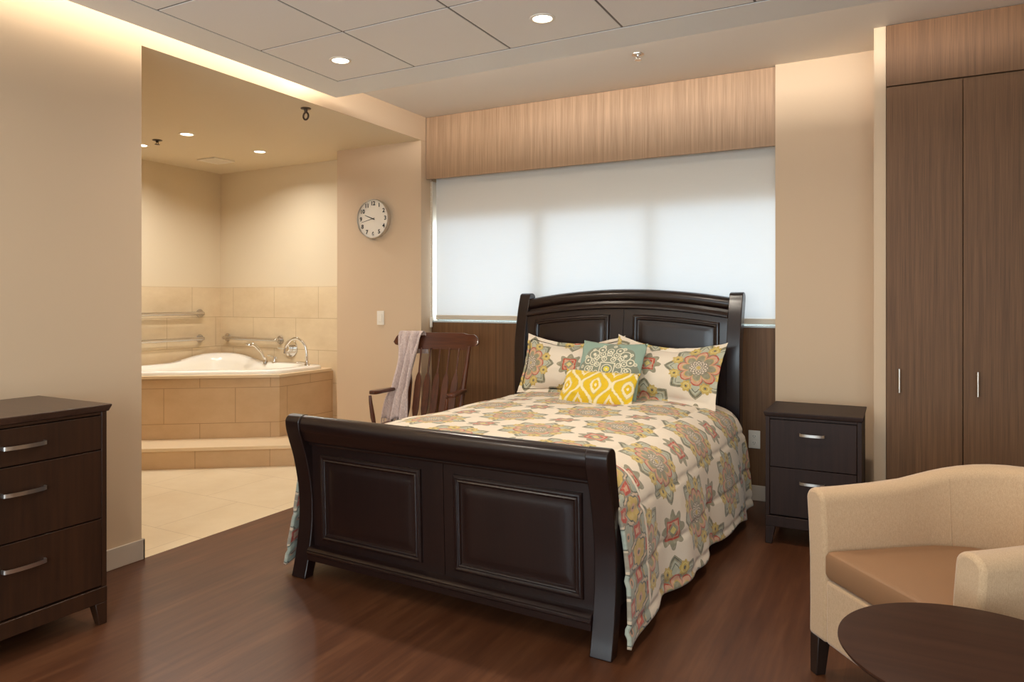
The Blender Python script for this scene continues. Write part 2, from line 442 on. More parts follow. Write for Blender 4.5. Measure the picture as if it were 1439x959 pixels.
struct('wall_left', bm, M['wall'])
WX0, WX1, WZ0, WZ1 = -2.9, 1.9, .35, 2.42
bm = bx(XL - .12, WX0, YR - .1, YR, 0, ZU); box(bm, WX1, XE + .1, YR - .1, YR, 0, ZU); box(bm, WX0, WX1, YR - .1, YR, 0, WZ0); box(bm, WX0, WX1, YR - .1, YR, WZ1, ZU)
struct('wall_back', bm, M['wall'])
# added window behind the camera, put in to fill the room with daylight
w2 = struct('window_2', bx(WX0, WX0 + .05, YR - .08, YR - .03, WZ0, WZ1), M['frame_alu'])
for q_ in (WX0 + 1.575, WX0 + 3.15, WX1 - .05):
    obj('window_frame', bx(q_, q_ + .05, YR - .08, YR - .03, WZ0, WZ1), M['frame_alu'], w2)
obj('window_frame', bx(WX0 + .05, WX1 - .05, YR - .08, YR - .03, WZ1 - .05, WZ1), M['frame_alu'], w2)
obj('window_frame', bx(WX0 + .05, WX1 - .05, YR - .08, YR - .03, WZ0, WZ0 + .05), M['frame_alu'], w2)
for q_ in (WX0 + .05, WX0 + 1.625, WX0 + 3.2):
    obj('pane', bx(q_, q_ + 1.5, YR - .058, YR - .052, WZ0 + .05, WZ1 - .05), M['glass'], w2)
struct('wall_right', bx(XE, XE + .1, YR, 5.15, 0, ZU), M['wall'])
bm = bx(-4.18, XL - .004, YK, 5.14, 0, ZH); box(bm, XL - .12, XL - .004, 4.862, 5.14, ZH, ZU)
struct('wall_far', bm, M['wall'])
# window wall: panelled apron, wall above the window head
ZS, ZT = 1.134, 1.965
bm = bx(XL - .004, XR, 5.03, 5.12, ZT, ZU); box(bm, XL - .004, XR, 4.97, 5.12, 0, ZS - .012)
struct('wall_window', bm, M['wall'])
struct('wall_panel', bx(XL - .003, XR, YW, 4.97, .10, ZS - .012), M['laminate_dark'])
struct('trim_1', bx(XL - .004, XR, YW - .004, 5.04, ZS - .012, ZS), M['frame_alu'], bevel=.002)
bm = bx(XR, XE, YP, 4.985, 0, ZU); box(bm, XR + .19, XE, 4.985, 5.12, 0, ZU); box(bm, XR, XR + .19, 5.03, 5.12, ZT, ZU); box(bm, XR, XR + .19, 4.985, 5.12, 0, ZS); box(bm, XF, -.043, YF, YP, 0, ZU); box(bm, .66, XE, 4.40, YP, 0, ZU)
struct('wall_pier', bm, M['wall'])
struct('wall_bath_left', bx(XB - .1, XB, 1.6, YB + .1, 0, ZH), M['bathwall'])
struct('wall_bath_far', bx(XB, -4.18, YB, YB + .1, 0, ZH), M['bathwall'])
struct('wall_bath_near', bx(XB - .1, XL - .12, 1.5, 1.6, 0, ZH), M['bathwall'])
ZTL = 1.428
wall_uv(struct('trim_2', bx(XB, XB + .012, 2.2, YB, 0, ZTL), M['walltile']), .1, -ZTL)
wall_uv(struct('trim_3', bx(XB + .012, -4.18, YB - .012, YB, 0, ZTL), M['walltile']), 0, -ZTL)
# skirting
bb = .102
struct('baseboard_left', bx(XL, XL + .012, YR, YA + .012, 0, bb), M['base'], bevel=.003)
struct('baseboard_left.001', bx(XL - .12, XL + .012, YA, YA + .012, 0, bb), M['base'], bevel=.003)
struct('baseboard_window', bx(XL - .004, XR, YW - .002, 4.97, 0, .10), M['base'], bevel=.003)
struct('baseboard_far', bx(-4.18, XL + .008, YK - .012, YK, 0, bb), M['base'], bevel=.003)
struct('baseboard_right', bx(XR, XF, YP - .012, YP, 0, bb), M['base'], bevel=.003)

# window: frame with two mullions and glass
w = struct('window_1', bx(XL - .004, XL + .014, 5.035, 5.06, ZS, ZT), M['frame_alu'])
for a, b in ((-2.404, -2.326), (-1.53, -1.473), (XR + .14, XR + .19)):
    obj('window_frame', bx(a, b, 5.035, 5.06, ZS, ZT), M['frame_alu'], w, bevel=.004)
obj('window_frame', bx(XL, XR + .19, 5.035, 5.06, ZT - .02, ZT), M['frame_alu'], w, bevel=.004)
obj('window_frame', bx(XL, XR + .19, 5.035, 5.06, ZS, ZS + .03), M['frame_alu'], w, bevel=.004)
for a, b in ((XL + .014, -2.404), (-2.326, -1.53), (-1.473, XR + .14)):
    obj('pane', bx(a, b, 5.05, 5.054, ZS + .03, ZT - .02), M['glass'], w)

struct('trim_4', bx(XL - .006, XL + .003, YW + .002, 5.034, ZS, 2.27), M['plastic'])
# suspended ceiling cloud with lay-in tiles
X0, Y0 = -2.933, 3.377; CX0, CY1 = X0 - .2454, Y0 + .2638; CX1 = 2.0; CY0 = -1.6
xs = [X0, X0 + .5624] + [X0 + .5624 + .61 * i for i in range(1, 8)]
ys = [Y0, Y0 - .6117, Y0 - 1.226] + [Y0 - 1.226 - .61 * i for i in range(1, 6)]
bm = bx(CX0, X0 - .006, CY0, CY1, ZC, ZC + .03); box(bm, X0 - .006, CX1, Y0 + .009, CY1, ZC, ZC + .03)
struct('ceiling.002', bm, M['cloud'])
struct('ceiling.003', bx(X0 - .006, CX1, CY0, Y0 + .009, ZC + .0035, ZC + .03), M['grid'])
bm = B(); g = .0062
for i in range(len(xs) - 1):
    for j in range(len(ys) - 1):
        box(bm, xs[i] + g, xs[i + 1] - g, ys[j + 1] + g, ys[j] - g, ZC, ZC + .0034)
struct('ceiling.004', bm, M['tile_panel'])

# lights
def area(name, loc, rot, sx, sy, power, col, spread=180, shape='RECTANGLE'):
    l = bpy.data.lights.new(name, 'AREA'); l.shape = shape; l.size = sx; l.size_y = sy; l.energy = power; l.color = col; l.spread = R(spread)
    o = bpy.data.objects.new(name, l); C.objects.link(o); o.location = loc; o.rotation_euler = rot; return o
WARM = (1, .90, .76); WARM2 = (1, .98, .93)
def downlight(x, y, z, label, power, col=WARM, r=.044, spread=150, group=None):
    t = thing('downlight', label, 'ceiling light', (x, y, z), group=group)
    ring = loft([[(rr * math.cos(2 * PI * i / 36), rr * math.sin(2 * PI * i / 36), zz) for i in range(36)] for rr, zz in ((r + .016, 0), (r + .015, -.004), (r + .003, -.005), (r, -.001), (r, 0))], False)
    obj('trim_ring', ring, M['plastic'], t, smooth=40)
    obj('lens', lathe([(r, -.0005), (r, -.0025), (r * .6, -.003)], 36), M['lamp'], t, smooth=40)
    area('downlight_lamp', (x, y, z - .02), (0, 0, 0), r * 2, r * 2, power, col, spread, 'DISK')
    return t
PD = 9.5
downlight(-2.66, 3.085, ZC, 'round recessed downlight in the corner tile of the dropped ceiling', PD, group='downlights in the dropped ceiling')
downlight(-1.44, 3.085, ZC, 'round recessed downlight over the foot of the bed, third tile along', PD, group='downlights in the dropped ceiling')
PB = 9
downlight(-4.763, 3.75, ZH, 'round recessed bath downlight above the tub step, nearest the bedroom', PB, WARM2, group='bath downlights')
downlight(-4.772, 4.494, ZH, 'bright recessed bath downlight beside the square vent, nearest the tiled far wall', PB, WARM2, group='bath downlights')
downlight(-5.429, 3.834, ZH, 'recessed bath downlight half hidden by the bedroom wall edge', PB, WARM2, group='bath downlights')
# unseen lamps added to light the room, lined up with the downlights
for x, y in ((-.22, 3.085), (-.22, 1.25), (-2.66, .64)):
    area('downlight_lamp', (x, y, ZC - .01), (0, 0, 0), .13, .13, PD, WARM, 150, 'DISK')
# cove strips lying on the cloud
area('cove_lamp', (CX0 + .045, (CY0 + CY1) / 2 - .05, ZC + .115), (0, R(70), 0), .06, CY1 - CY0 - .15, 15, (1, .91, .76), 175)
area('cove_lamp', ((CX0 + .8) / 2, CY1 - .42, ZC + .095), (R(94), 0, 0), 3.8, .10, 40, (1, .94, .87), 170)
# daylight: portal for the added rear window, and the sky
po = area('window_portal', ((WX0 + WX1) / 2, YR - .11, (WZ0 + WZ1) / 2), (R(90), 0, 0), WX1 - WX0, WZ1 - WZ0, 1, (1, 1, 1))
po.data.cycles.is_portal = True
W = bpy.data.worlds.new('sky'); S.world = W; W.use_nodes = True
W.node_tree.nodes['Background'].inputs[0].default_value = (.78, .92, 1.0, 1)
W.node_tree.nodes['Background'].inputs[1].default_value = 6.6

# ------------------------------------------------------------------ wall fittings
vt = thing('window_valance', 'long wood-grained valance box above the window shade', 'valance', ((XL + XR) / 2, 4.868, 2.275))
hw = (XR - XL) / 2
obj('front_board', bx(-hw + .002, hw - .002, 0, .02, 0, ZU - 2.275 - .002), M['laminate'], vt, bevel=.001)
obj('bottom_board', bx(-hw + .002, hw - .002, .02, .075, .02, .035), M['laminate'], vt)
sh = thing('roller_shade', 'white translucent roller shade drawn over the wide window', 'window shade', ((XL + XR) / 2, 4.98, ZS + .01))
bm = B(); nx = 40; nz = 20
vv = [[bm.verts.new((-hw + .026 + (2 * hw - .036) * i / nx, .0012 * math.sin(i * .9), .035 + 1.23 * j / nz)) for i in range(nx + 1)] for j in range(nz + 1)]
for j in range(nz):
    for i in range(nx): bm.faces.new((vv[j][i], vv[j][i + 1], vv[j + 1][i + 1], vv[j + 1][i]))
obj('shade_cloth', bm, M['shade'], sh, smooth=180)
obj('hem_bar', bx(-hw + .026, hw - .010, -.008, .008, 0, .036), newmat('hem_bar_fabric', lin((212, 198, 178)), .6), sh, bevel=.004)
obj('roller', disc_axis(.02, 2 * hw - .036, 'x', (-hw + .026, .0, 1.28), 20), M['plastic'], sh, smooth=40)
# pull chain at the left end of the shade
t = thing('shade_chain', 'thin white bead chain hanging in the window recess left of the shade', 'shade chain', (XL + .012, 4.93, 1.08))
bm = B()
for k in range(30):
    lathe([(.0005, -.0045), (.004, -.002), (.004, .002), (.0005, .0045)], 6, True, bm, (.0, -.008, .06 + k * .0385)); 
tube([(0, -.008, .05), (0, -.008, 1.2)], .0015, 6, bm)
obj('chain', bm, M['plastic'], t, smooth=60)
obj('tensioner', bx(-.008, .010, -.016, .004, 0, .085), M['plastic'], t, bevel=.004)

# clock
ck = thing('clock', 'round silver-rimmed wall clock with black numerals', 'clock', (-3.769, YK, 1.974))
bm = loft([[(r * math.cos(2 * PI * i / 64), y, r * math.sin(2 * PI * i / 64)) for i in range(64)] for r, y in ((.150, 0), (.161, -.004), (.163, -.03), (.162, -.042), (.159, -.045), (.156, -.042), (.155, -.030))], False)
obj('rim', bm, M['nickel'], ck, smooth=50)
obj('face', disc_axis(.1552, .028, 'y', (0, -.030, 0), 64), M['clockface'], ck, smooth=40)
for k in range(1, 13):
    cu = bpy.data.curves.new('numeral', 'FONT'); cu.body = str(k); cu.size = .047; cu.offset = .0011; cu.align_x = 'CENTER'; cu.align_y = 'CENTER'; cu.extrude = .0008
    tmp = bpy.data.objects.new('tmp', cu); C.objects.link(tmp)
    dg = bpy.context.evaluated_depsgraph_get(); me = bpy.data.meshes.new_from_object(tmp.evaluated_get(dg)); bpy.data.objects.remove(tmp)
    me.materials.append(M['black']); me.materials[0] = M['black']
    a = PI / 2 - k * PI / 6
    o = bpy.data.objects.new('numeral', me); C.objects.link(o); o.parent = ck; o.location = (.126 * math.cos(a), -.0312, .126 * math.sin(a)); o.rotation_euler = (PI / 2, 0, 0)
def hand(name, ang, l, wd, y, tail):
    d = Vector((math.sin(ang), 0, math.cos(ang))); n = Vector((d.z, 0, -d.x)); pts = [d * -tail + n * wd, d * -tail - n * wd, d * l - n * wd * .5, d * l + n * wd * .5]
    bm = B(); a = [bm.verts.new(p + Vector((0, y, 0))) for p in pts]; b = [bm.verts.new(p + Vector((0, y - .0015, 0))) for p in pts]
    bm.faces.new(a); bm.faces.new(b[::-1])
    for i in range(4): bm.faces.new((a[i], a[(i + 1) % 4], b[(i + 1) % 4], b[i]))
    obj(name, bm, M['black'], ck)
hand('hour_hand', R(291.5), .088, .004, -.033, .02); hand('minute_hand', R(257), .118, .0025, -.0355, .02)
obj('centre_pin', disc_axis(.005, .008, 'y', (0, -.0385, 0), 16), M['black'], ck)

t = thing('light_switch', 'white rocker light switch on the wall below the clock', 'light switch', (-3.712, YK, 1.155))
obj('plate', bx(-.036, .036, -.006, 0, -.058, .058), M['plastic'], t, bevel=.002)
obj('rocker', bx(-.017, .017, -.010, -.005, -.033, .033), M['plastic'], t, bevel=.002)
t = thing('power_outlet', 'white double power outlet on the dark wood panel beside the nightstand', 'outlet', (-.798, YW, .397))
obj('plate', bx(-.036, .036, -.006, 0, -.058, .058), M['plastic'], t, bevel=.002)
for s in (-1, 1):
    r_ = obj('receptacle', prism([(.017 * math.cos(a) * 1.0, .021 * s + .0145 * math.sin(a)) for a in [2 * PI * i / 24 for i in range(24)]], -.009, 'y', -.005), M['plastic'], t)
    bm = bx(-.008, -.006, -.0096, -.008, .021 * s - .003, .021 * s + .006); box(bm, .005, .007, -.0096, -.008, .021 * s - .003, .021 * s + .005)
    disc_axis(.002, .0016, 'y', (0, -.0096, .021 * s - .008), 10, bm)
    obj('slot', bm, M['slot'], r_)

# ceiling hardware
def sprinkler(loc, label, mat):
    t = thing('sprinkler_head', label, 'sprinkler', loc)
    obj('escutcheon', lathe([(.038, 0), (.037, -.004), (.016, -.009), (.012, -.009)], 28), mat, t, smooth=40)
    obj('nozzle', lathe([(.011, -.008), (.012, -.016), (.007, -.020)], 16), mat, t, smooth=40)
    bm = B()
    for s in (-1, 1): tube([(s * .007, 0, -.017), (s * .014, 0, -.025), (s * .010, 0, -.032), (0, 0, -.035)], .0022, 8, bm)
    obj('frame_arm', bm, mat, t, smooth=60)
    obj('deflector', lathe([(.004, -.033), (.020, -.034), (.020, -.0365), (.004, -.037)], 20), mat, t, smooth=40)
sprinkler((-1.345, 4.23, ZU), 'chrome pendant fire sprinkler on the ceiling before the valance', M['chrome'])
sprinkler((-5.148, 3.777, ZH), 'small pendant fire sprinkler on the bath ceiling', M['bronze'])
t = thing('ceiling_hook', 'dark metal ring hook hanging under the bath ceiling beam', 'hook', (-3.43, 3.632, ZH))
obj('plate', lathe([(.034, 0), (.034, -.005), (.012, -.009), (.010, -.028), (.006, -.03)], 28), M['bronze'], t, smooth=40)
obj('ring', tube([(.022 * math.sin(a), .006 * 0, -.052 + .024 * math.cos(a)) for a in [2 * PI * i / 28 for i in range(29)]], .0062, 10), M['bronze'], t, smooth=60)
t = thing('ceiling_vent', 'square white exhaust vent on the bath ceiling', 'vent', (-5.415, 4.578, ZH))
bm = B()
for a, b, c_, d_ in ((-.115, .115, -.115, -.09), (-.115, .115, .09, .115), (-.115, -.09, -.09, .09), (.09, .115, -.09, .09)): box(bm, a, b, c_, d_, -.012, 0)
obj('frame', bm, M['plastic'], t, bevel=.003)
bm = B()
for i in range(8): box(bm, -.09, .09, -.085 + i * .0225, -.085 + i * .0225 + .014, -.010, -.003)
obj('grille', bm, M['plastic'], t)

# ------------------------------------------------------------------ wardrobe
wd = thing('wardrobe', 'tall built-in wood-grained wardrobe with two flush doors', 'wardrobe', (-.041, 4.43, 0))
obj('carcass', bx(.002, .690, .022, .40, .10, ZU - .003), M['laminate_dark'], wd)
obj('plinth', bx(.002, .690, .06, .40, 0, .10), M['darkleg'], wd)
obj('top_panel', bx(.0, .692, 0, .02, 2.446, ZU - .003), M['laminate_dark'], wd, bevel=.001)
for a, b, hx in ((0, .343, .061), (.347, .692, .407)):
    d = obj('door', bx(a, b, 0, .02, .10, 2.438), M['laminate_dark'], wd, bevel=.001)
    bm = tube([(hx, -.028, .812), (hx, -.028, .937)], .0055, 12)
    for z in (.828, .921): tube([(hx, .001, z), (hx, -.028, z)], .0045, 10, bm)
    obj('handle', bm, M['nickel'], d, smooth=60)

# ------------------------------------------------------------------ drawer units
def leg_bm(x, y, h, top, bot, sx, sy):
    """square leg tapering on its inner sides; sx, sy point outwards"""
    def ring(w, z):
        x0, x1 = (x - w, x) if sx > 0 else (x, x + w); y0, y1 = (y - w, y) if sy > 0 else (y, y + w)
        return [(x0, y0, z), (x1, y0, z), (x1, y1, z), (x0, y1, z)]
    return loft([ring(bot, 0), ring(top, h)])
def bow_pull(cx, cz, half, h=.014, proj=.028):
    """flat bowed handle in front of the plane y = 0"""
    ps = [(-half, .0), (-half, -proj * .45), (-half * .93, -proj * .66), (-half * .6, -proj * .9), (0, -proj), (half * .6, -proj * .9), (half * .93, -proj * .66), (half, -proj * .45), (half, 0)]
    out = smooth_curve([(a, b, 0) for a, b in ps], 5); rings = []
    for i, p in enumerate(out):
        t = (out[min(i + 1, len(out) - 1)] - out[max(i - 1, 0)]).normalized(); n = Vector((-t.y, t.x, 0)) * .0022
        rings.append([(cx + p.x + n.x, p.y + n.y, cz - h / 2), (cx + p.x - n.x, p.y - n.y, cz - h / 2), (cx + p.x - n.x, p.y - n.y, cz + h / 2), (cx + p.x + n.x, p.y + n.y, cz + h / 2)])
    return loft(rings)
def drawer_unit(root, w, d, H, top_t, over, drawers, rail_z, leg_h, mats, pull_half, skirt, frame=.022):
    """front in the plane y = 0, width along x, depth towards +y"""
    mz, mt = mats
    bt = H - top_t
    bm = B(); box(bm, -w / 2, -w / 2 + frame, .0, d, rail_z, bt); box(bm, w / 2 - frame, w / 2, .0, d, rail_z, bt)
    box(bm, -w / 2 + frame, w / 2 - frame, .02, d, rail_z, bt); box(bm, -w / 2 + frame, w / 2 - frame, .0, .02, bt - .012, bt)
    obj('carcass', bm, mz, root, bevel=.002)
    b = B()
    r1 = [(-w / 2 - over, -over, H), (w / 2 + over, -over, H), (w / 2 + over, d, H), (-w / 2 - over, d, H)]
    r2 = [(-w / 2 - over * .4, -over * .4, bt), (w / 2 + over * .4, -over * .4, bt), (w / 2 + over * .4, d, bt), (-w / 2 - over * .4, d, bt)]
    obj('top', loft([r2, [(x, y, z - .006) for x, y, z in r1], r1]), mt, root, bevel=.0025)
    obj('base_rail', bx(-w / 2, w / 2, -.004, d, rail_z - skirt, rail_z), mz, root, bevel=.003)
    for sx in (-1, 1):
        for y, sy in ((-.003, -1), (d, 1)):
            obj('leg', leg_bm(sx * w / 2, y, rail_z - skirt + .001, .05, .033, sx, sy), mz, root, bevel=.003)
    for z0, z1, hz in drawers:
        dr = obj('drawer', bx(-w / 2 + frame + .002, w / 2 - frame - .002, -.002, .019, z0, z1), mz, root, bevel=.0015)
        obj('handle', move(bow_pull(0, hz, pull_half), (0, -.002, 0)), M['nickel'], dr, smooth=40)
def move(bm, v):
    bmesh.ops.translate(bm, verts=bm.verts, vec=v); return bm
ds = thing('chest_of_drawers', 'dark brown three-drawer chest with satin bow handles against the bare wall', 'chest of drawers', (-2.78, 1.488, 0), PI / 2)
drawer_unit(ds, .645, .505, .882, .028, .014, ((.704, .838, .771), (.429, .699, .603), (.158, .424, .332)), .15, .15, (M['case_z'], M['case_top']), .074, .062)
ns = thing('nightstand', 'dark brown two-drawer nightstand beside the head of the bed', 'nightstand', (-.377, 4.12, 0))
drawer_unit(ns, .462, .45, .706, .025, .008, ((.415, .664, .595), (.161, .411, .342)), .152, .15, (M['night_z'], M['night_z']), .059, .057, .022)

# ------------------------------------------------------------------ sleigh bed
bed = thing('sleigh_bed', 'dark espresso sleigh bed with panelled headboard and footboard', 'bed', (-1.687, 2.51, 0), R(-1.9))
FOOT_F = [(0, 0), (.1, .025), (.25, .047), (.4, .044), (.55, .014), (.65, -.02), (.70, -.036), (.735, -.040)]
FOOT_B = [(0, .055), (.1, .082), (.25, .108), (.4, .106), (.55, .082), (.65, .06), (.70, .052), (.735, .045)]
HEAD_F = [(0, 2.195), (.3, 2.195), (.6, 2.19), (.9, 2.188), (1.05, 2.20), (1.2, 2.232), (1.28, 2.256), (1.325, 2.272)]
HEAD_B = [(0, 2.275), (.3, 2.27), (.6, 2.265), (.9, 2.265), (1.05, 2.285), (1.2, 2.325), (1.28, 2.352), (1.325, 2.358)]
def dense(tab, n=6): return [(p.x, p.y) for p in smooth_curve([(a, b, 0) for a, b in tab], n)]
FF, FB, HF, HB = dense(FOOT_F), dense(FOOT_B), dense(HEAD_F), dense(HEAD_B)
FP = [(0, .064), (.15, .063), (.64, .046)]
HP = [(0, 2.220), (.95, 2.220), (1.15, 2.228), (1.3, 2.25)]
def post(front, back, u0, u1, top, name, parent):
    f = [(v, z) for z, v in front]; b = [(v, z) for z, v in back]
    (vf, zf), (vb, zb) = f[-1], b[-1]; c = (vf + vb) / 2; hw_ = (vb - vf) / 2
    cap = [(c - hw_ * math.cos(a), zf + (top - zf) * math.sin(a)) for a in [PI * i / 12 for i in range(1, 12)]]
    o = obj(name, prism(f + cap + b[::-1], u1, 'x', u0), M['espresso_z'], parent, bevel=.004, seg=2)
    return o
def face_v(tab, z): return interp(tab, z)
def raised_panel(tab, off, sgn, u0, u1, z0, ztop, parent):
    """moulded panel following the board's curve; sgn -1 bulges towards the foot"""
    prof = [(0, 0), (.002, .010), (.008, .0155), (.014, .0165), (.018, .012), (.022, .011), (.027, .014), (.031, .012), (.036, .003), (.042, .002), (.060, .006), (.075, .0075)]
    rings = []; n = 16
    for t, h in prof:
        pts = []
        a0, a1, b0 = u0 + t, u1 - t, z0 + t
        for k in range(n): pts.append((a0 + (a1 - a0) * k / n, None, 0))
        side = []
        for k in range(n):
            u = a0 + (a1 - a0) * k / n; pts[k] = (u, b0)
        for k in range(n): pts.append((a1, b0 + (ztop(u1) - t - b0) * k / n))
        for k in range(n):
            u = a1 + (a0 - a1) * k / n; pts.append((u, ztop(min(max(u, u0), u1)) - t))
        for k in range(n): pts.append((a0, (ztop(u0) - t) + (b0 - ztop(u0) + t) * k / n))
        rings.append([(u, face_v(tab, z) + off + sgn * h, z) for u, z in pts])
    bm = loft(rings, False)
    # centre field: rows across
    bm.verts.ensure_lookup_table(); last = bm.verts[-4 * n:]
    left = [last[0]] + [last[4 * n - k] for k in range(1, n)] + [last[3 * n]]
    right = [last[n + k] for k in range(n)] + [last[2 * n]]
    m_ = 8; cols = [left]
    bot = [last[k] for k in range(n + 1)]; top = [last[3 * n - k] for k in range(n + 1)]
    grid = [[None] * (n + 1) for _ in range(n + 1)]
    for k in range(n + 1):
        grid[0][k] = bot[k]; grid[n][k] = top[k]; grid[k][0] = left[k]; grid[k][n] = right[k]
    for j in range(1, n):
        for i in range(1, n):
            u = bot[i].co.x; z = bot[i].co.z + (top[i].co.z - bot[i].co.z) * j / n
            grid[j][i] = bm.verts.new((u, face_v(tab, z) + off + sgn * prof[-1][1], z))
    for j in range(n):
        for i in range(n):
            q = [grid[j][i], grid[j][i + 1], grid[j + 1][i + 1], grid[j + 1][i]]
            if len(set(q)) == 4: bm.faces.new(q)
    o = obj('raised_panel', bm, M['espresso_z'], parent, smooth=28); return o
def board(tab, off, th, u0, u1, z0, ztop, name, parent, mat):
    n = 24; m_ = 10; bm = B(); fr, bk = [], []
    for j in range(n + 1):
        a, b = [], []
        for i in range(m_ + 1):
            u = u0 + (u1 - u0) * i / m_; z = z0 + (ztop(u) - z0) * j / n; v = face_v(tab, z) + off
            a.append(bm.verts.new((u, v, z))); b.append(bm.verts.new((u, v + th, z)))
        fr.append(a); bk.append(b)
    for j in range(n):
        for i in range(m_):
            bm.faces.new((fr[j][i], fr[j][i + 1], fr[j + 1][i + 1], fr[j + 1][i])); bm.faces.new((bk[j + 1][i], bk[j + 1][i + 1], bk[j][i + 1], bk[j][i]))
    for j in range(n):
        bm.faces.new((fr[j + 1][0], bk[j + 1][0], bk[j][0], fr[j][0])); bm.faces.new((fr[j][m_], bk[j][m_], bk[j + 1][m_], fr[j + 1][m_]))
    for i in range(m_):
        bm.faces.new((bk[0][i], bk[0][i + 1], fr[0][i + 1], fr[0][i])); bm.faces.new((fr[n][i], fr[n][i + 1], bk[n][i + 1], bk[n][i]))
    return obj(name, bm, mat, parent, smooth=35)
def rail(prof, u0, u1, lift, name, parent, mat, n=40):
    return obj(name, loft([[(u0 + (u1 - u0) * i / n, v, z + lift(u0 + (u1 - u0) * i / n)) for v, z in prof] for i in range(n + 1)]), mat, parent, smooth=35)
flat = lambda u: 0.0
PU = .713
# footboard
fb = obj('footboard', bx(-PU, PU, .088, .104, .16, .60), M['espresso_x'], bed)
for s in (-1, 1):
    a, b = sorted((s * PU, s * .80)); post(FF, FB, a, b, .768, 'post', fb)
for u0, u1 in ((-PU, .0335), (.0365, PU)):
    board(FP, .0, .022, u0, u1, .135, lambda u: .634, 'panel_board', fb, M['espresso_z'])
    pass
raised_panel(FP, .0, -1, -.655, -.078, .178, lambda u: .582, fb); raised_panel(FP, .0, -1, .088, .668, .178, lambda u: .582, fb)
roll = [(.004 - .038 * math.cos(a), .722 + .043 * math.sin(a)) for a in [R(-50) + R(230) * i / 22 for i in range(23)]]
rail(roll + [(.042, .66), (.052, .645), (.0, .645), (-.012, .665)], -PU, PU, flat, 'top_rail', fb, M['espresso_x'])
cv = face_v(FP, .635) - .03
rail([(cv + .012, .622), (cv + .008, .630), (cv + .012, .640), (cv + .02, .648), (cv + .05, .648), (cv + .05, .622)], -PU, PU, flat, 'moulding', fb, M['espresso_x'])
rail([(.018, .086), (.016, .112), (.010, .118), (.010, .124), (.016, .128), (.014, .134), (.022, .141), (.03, .145), (.095, .145), (.095, .086)], -PU, PU, flat, 'bottom_rail', fb, M['espresso_x'])
# headboard
arch = lambda u: .062 * (1 - (u / .72) ** 2)
hb = obj('headboard', bx(-PU, PU, 2.245, 2.262, .35, 1.0), M['espresso_x'], bed)
for s in (-1, 1):
    a, b = sorted((s * PU, s * .797)); post(HF, HB, a - .02, b - .02, 1.352, 'post', hb)
HU0, HU1 = -PU - .02, PU - .02
for u0, u1 in ((HU0, .0035), (.0065, HU1)):
    board(HP, .0, .022, u0, u1, .35, lambda u: 1.19 + arch(u), 'panel_board', hb, M['espresso_z'])
raised_panel(HP, .0, -1, -.668, -.092, .45, lambda u: 1.148 + arch(u) * .92, hb); raised_panel(HP, .0, -1, .072, .646, .45, lambda u: 1.148 + arch(u) * .92, hb)
hr = [(2.300 + .044 * math.cos(a), 1.272 + .043 * math.sin(a)) for a in [R(-10) + R(250) * i / 24 for i in range(25)]]
rail(hr + [(2.272, 1.215), (2.31, 1.205), (2.33, 1.23)], HU0, HU1, arch, 'top_rail', hb, M['espresso_x'])
cv = face_v(HP, 1.20) - .026
rail([(cv + .018, 1.182), (cv + .010, 1.188), (cv + .012, 1.20), (cv + .02, 1.207), (cv + .03, 1.218), (cv + .055, 1.218), (cv + .05, 1.182)], HU0, HU1, arch, 'moulding', hb, M['espresso_x'])
for s in (-1, 1):
    a, b = sorted((s * .765, s * .79)); obj('side_rail', bx(a, b, .10, 2.20, .16, .36), M['espresso_x'], bed, bevel=.003)

# ------------------------------------------------------------------ comforter
half = [(0, .690), (.25, .688), (.45, .682), (.60, .668), (.70, .642), (.765, .598), (.805, .53), (.830, .44), (.846, .34), (.858, .24), (.868, .14), (.876, .04)]
hp = smooth_curve([(a, b, 0) for a, b in half], 12)
acc = [0.0]
for p, q in zip(hp, hp[1:]): acc.append(acc[-1] + (q - p).length)
LEN = acc[-1]
def prof_at(s):
    s = max(0, min(LEN, s))
    for i in range(len(acc) - 1):
        if s <= acc[i + 1]:
            t = (s - acc[i]) / (acc[i + 1] - acc[i]); return hp[i].lerp(hp[i + 1], t)
    return hp[-1]
def cloth_pt(s, v):
    sg = 1 if s >= 0 else -1; a = abs(s)
    # hem height varies along the bed
    hem = LEN - .030 - .012 * math.sin(v * 5.2 + sg) - .010 * math.sin(v * 11.3 + 2 * sg) + .03 * sm(.35, .05, v) - .03 * sm(.55, .75, v) * sm(1.0, .8, v)
    a = a * hem / LEN
    p = prof_at(a); u, z = p.x, p.y
    side = sm(.78, 1.25, a)
    fold = .020 * math.sin(v * 8.3 + .9 * sg) + .011 * math.sin(v * 17.1 + 2.1) + .008 * noise.noise(Vector((v * 3.1, a * 2.0, 3.3 * sg)))
    u += (.018 * side * sm(1.2, .2, v) if sg < 0 else 0) + side * fold - .02 * side * sm(1.2, .2, v) * (1 if sg > 0 else .6)
    if sg > 0: u += .012 * side * sm(1.4, 2.0, v)
    # the near foot corner leans in towards the post
    z += .010 * noise.noise(Vector((s * 3.0, v * 3.0, 1.7))) * (1 - side) + .006 * noise.noise(Vector((s * 8.0, v * 8.0, 5.7)))
    # stitched channels
    for q in (.62, .90, 1.12, 1.29):
        dd = abs(a - q) / .013
        if dd < 3: 
            k = .011 * math.exp(-dd * dd) * (.75 + .25 * math.sin(v * 60 + q * 9))
            if a > .8: u -= k
            else: z -= k
    puff = .006 * math.sin(v * 21 + math.sin(s * 9) * 1.2) * (.4 + .6 * side)
    u += puff * side
    vv = v
    inner = sm(.80, .70, u)
    z -= inner * .34 * sm(.26, .13, v) 
    vv -= ((1 - inner) * .065 + .05 * sm(1.0, 1.4, a)) * sm(.5, .13, v)
    # tucked behind the pillows
    return (sg * u, vv, z)
bm = B(); NS, NV = 310, 240; V0, V1 = .135, 2.10
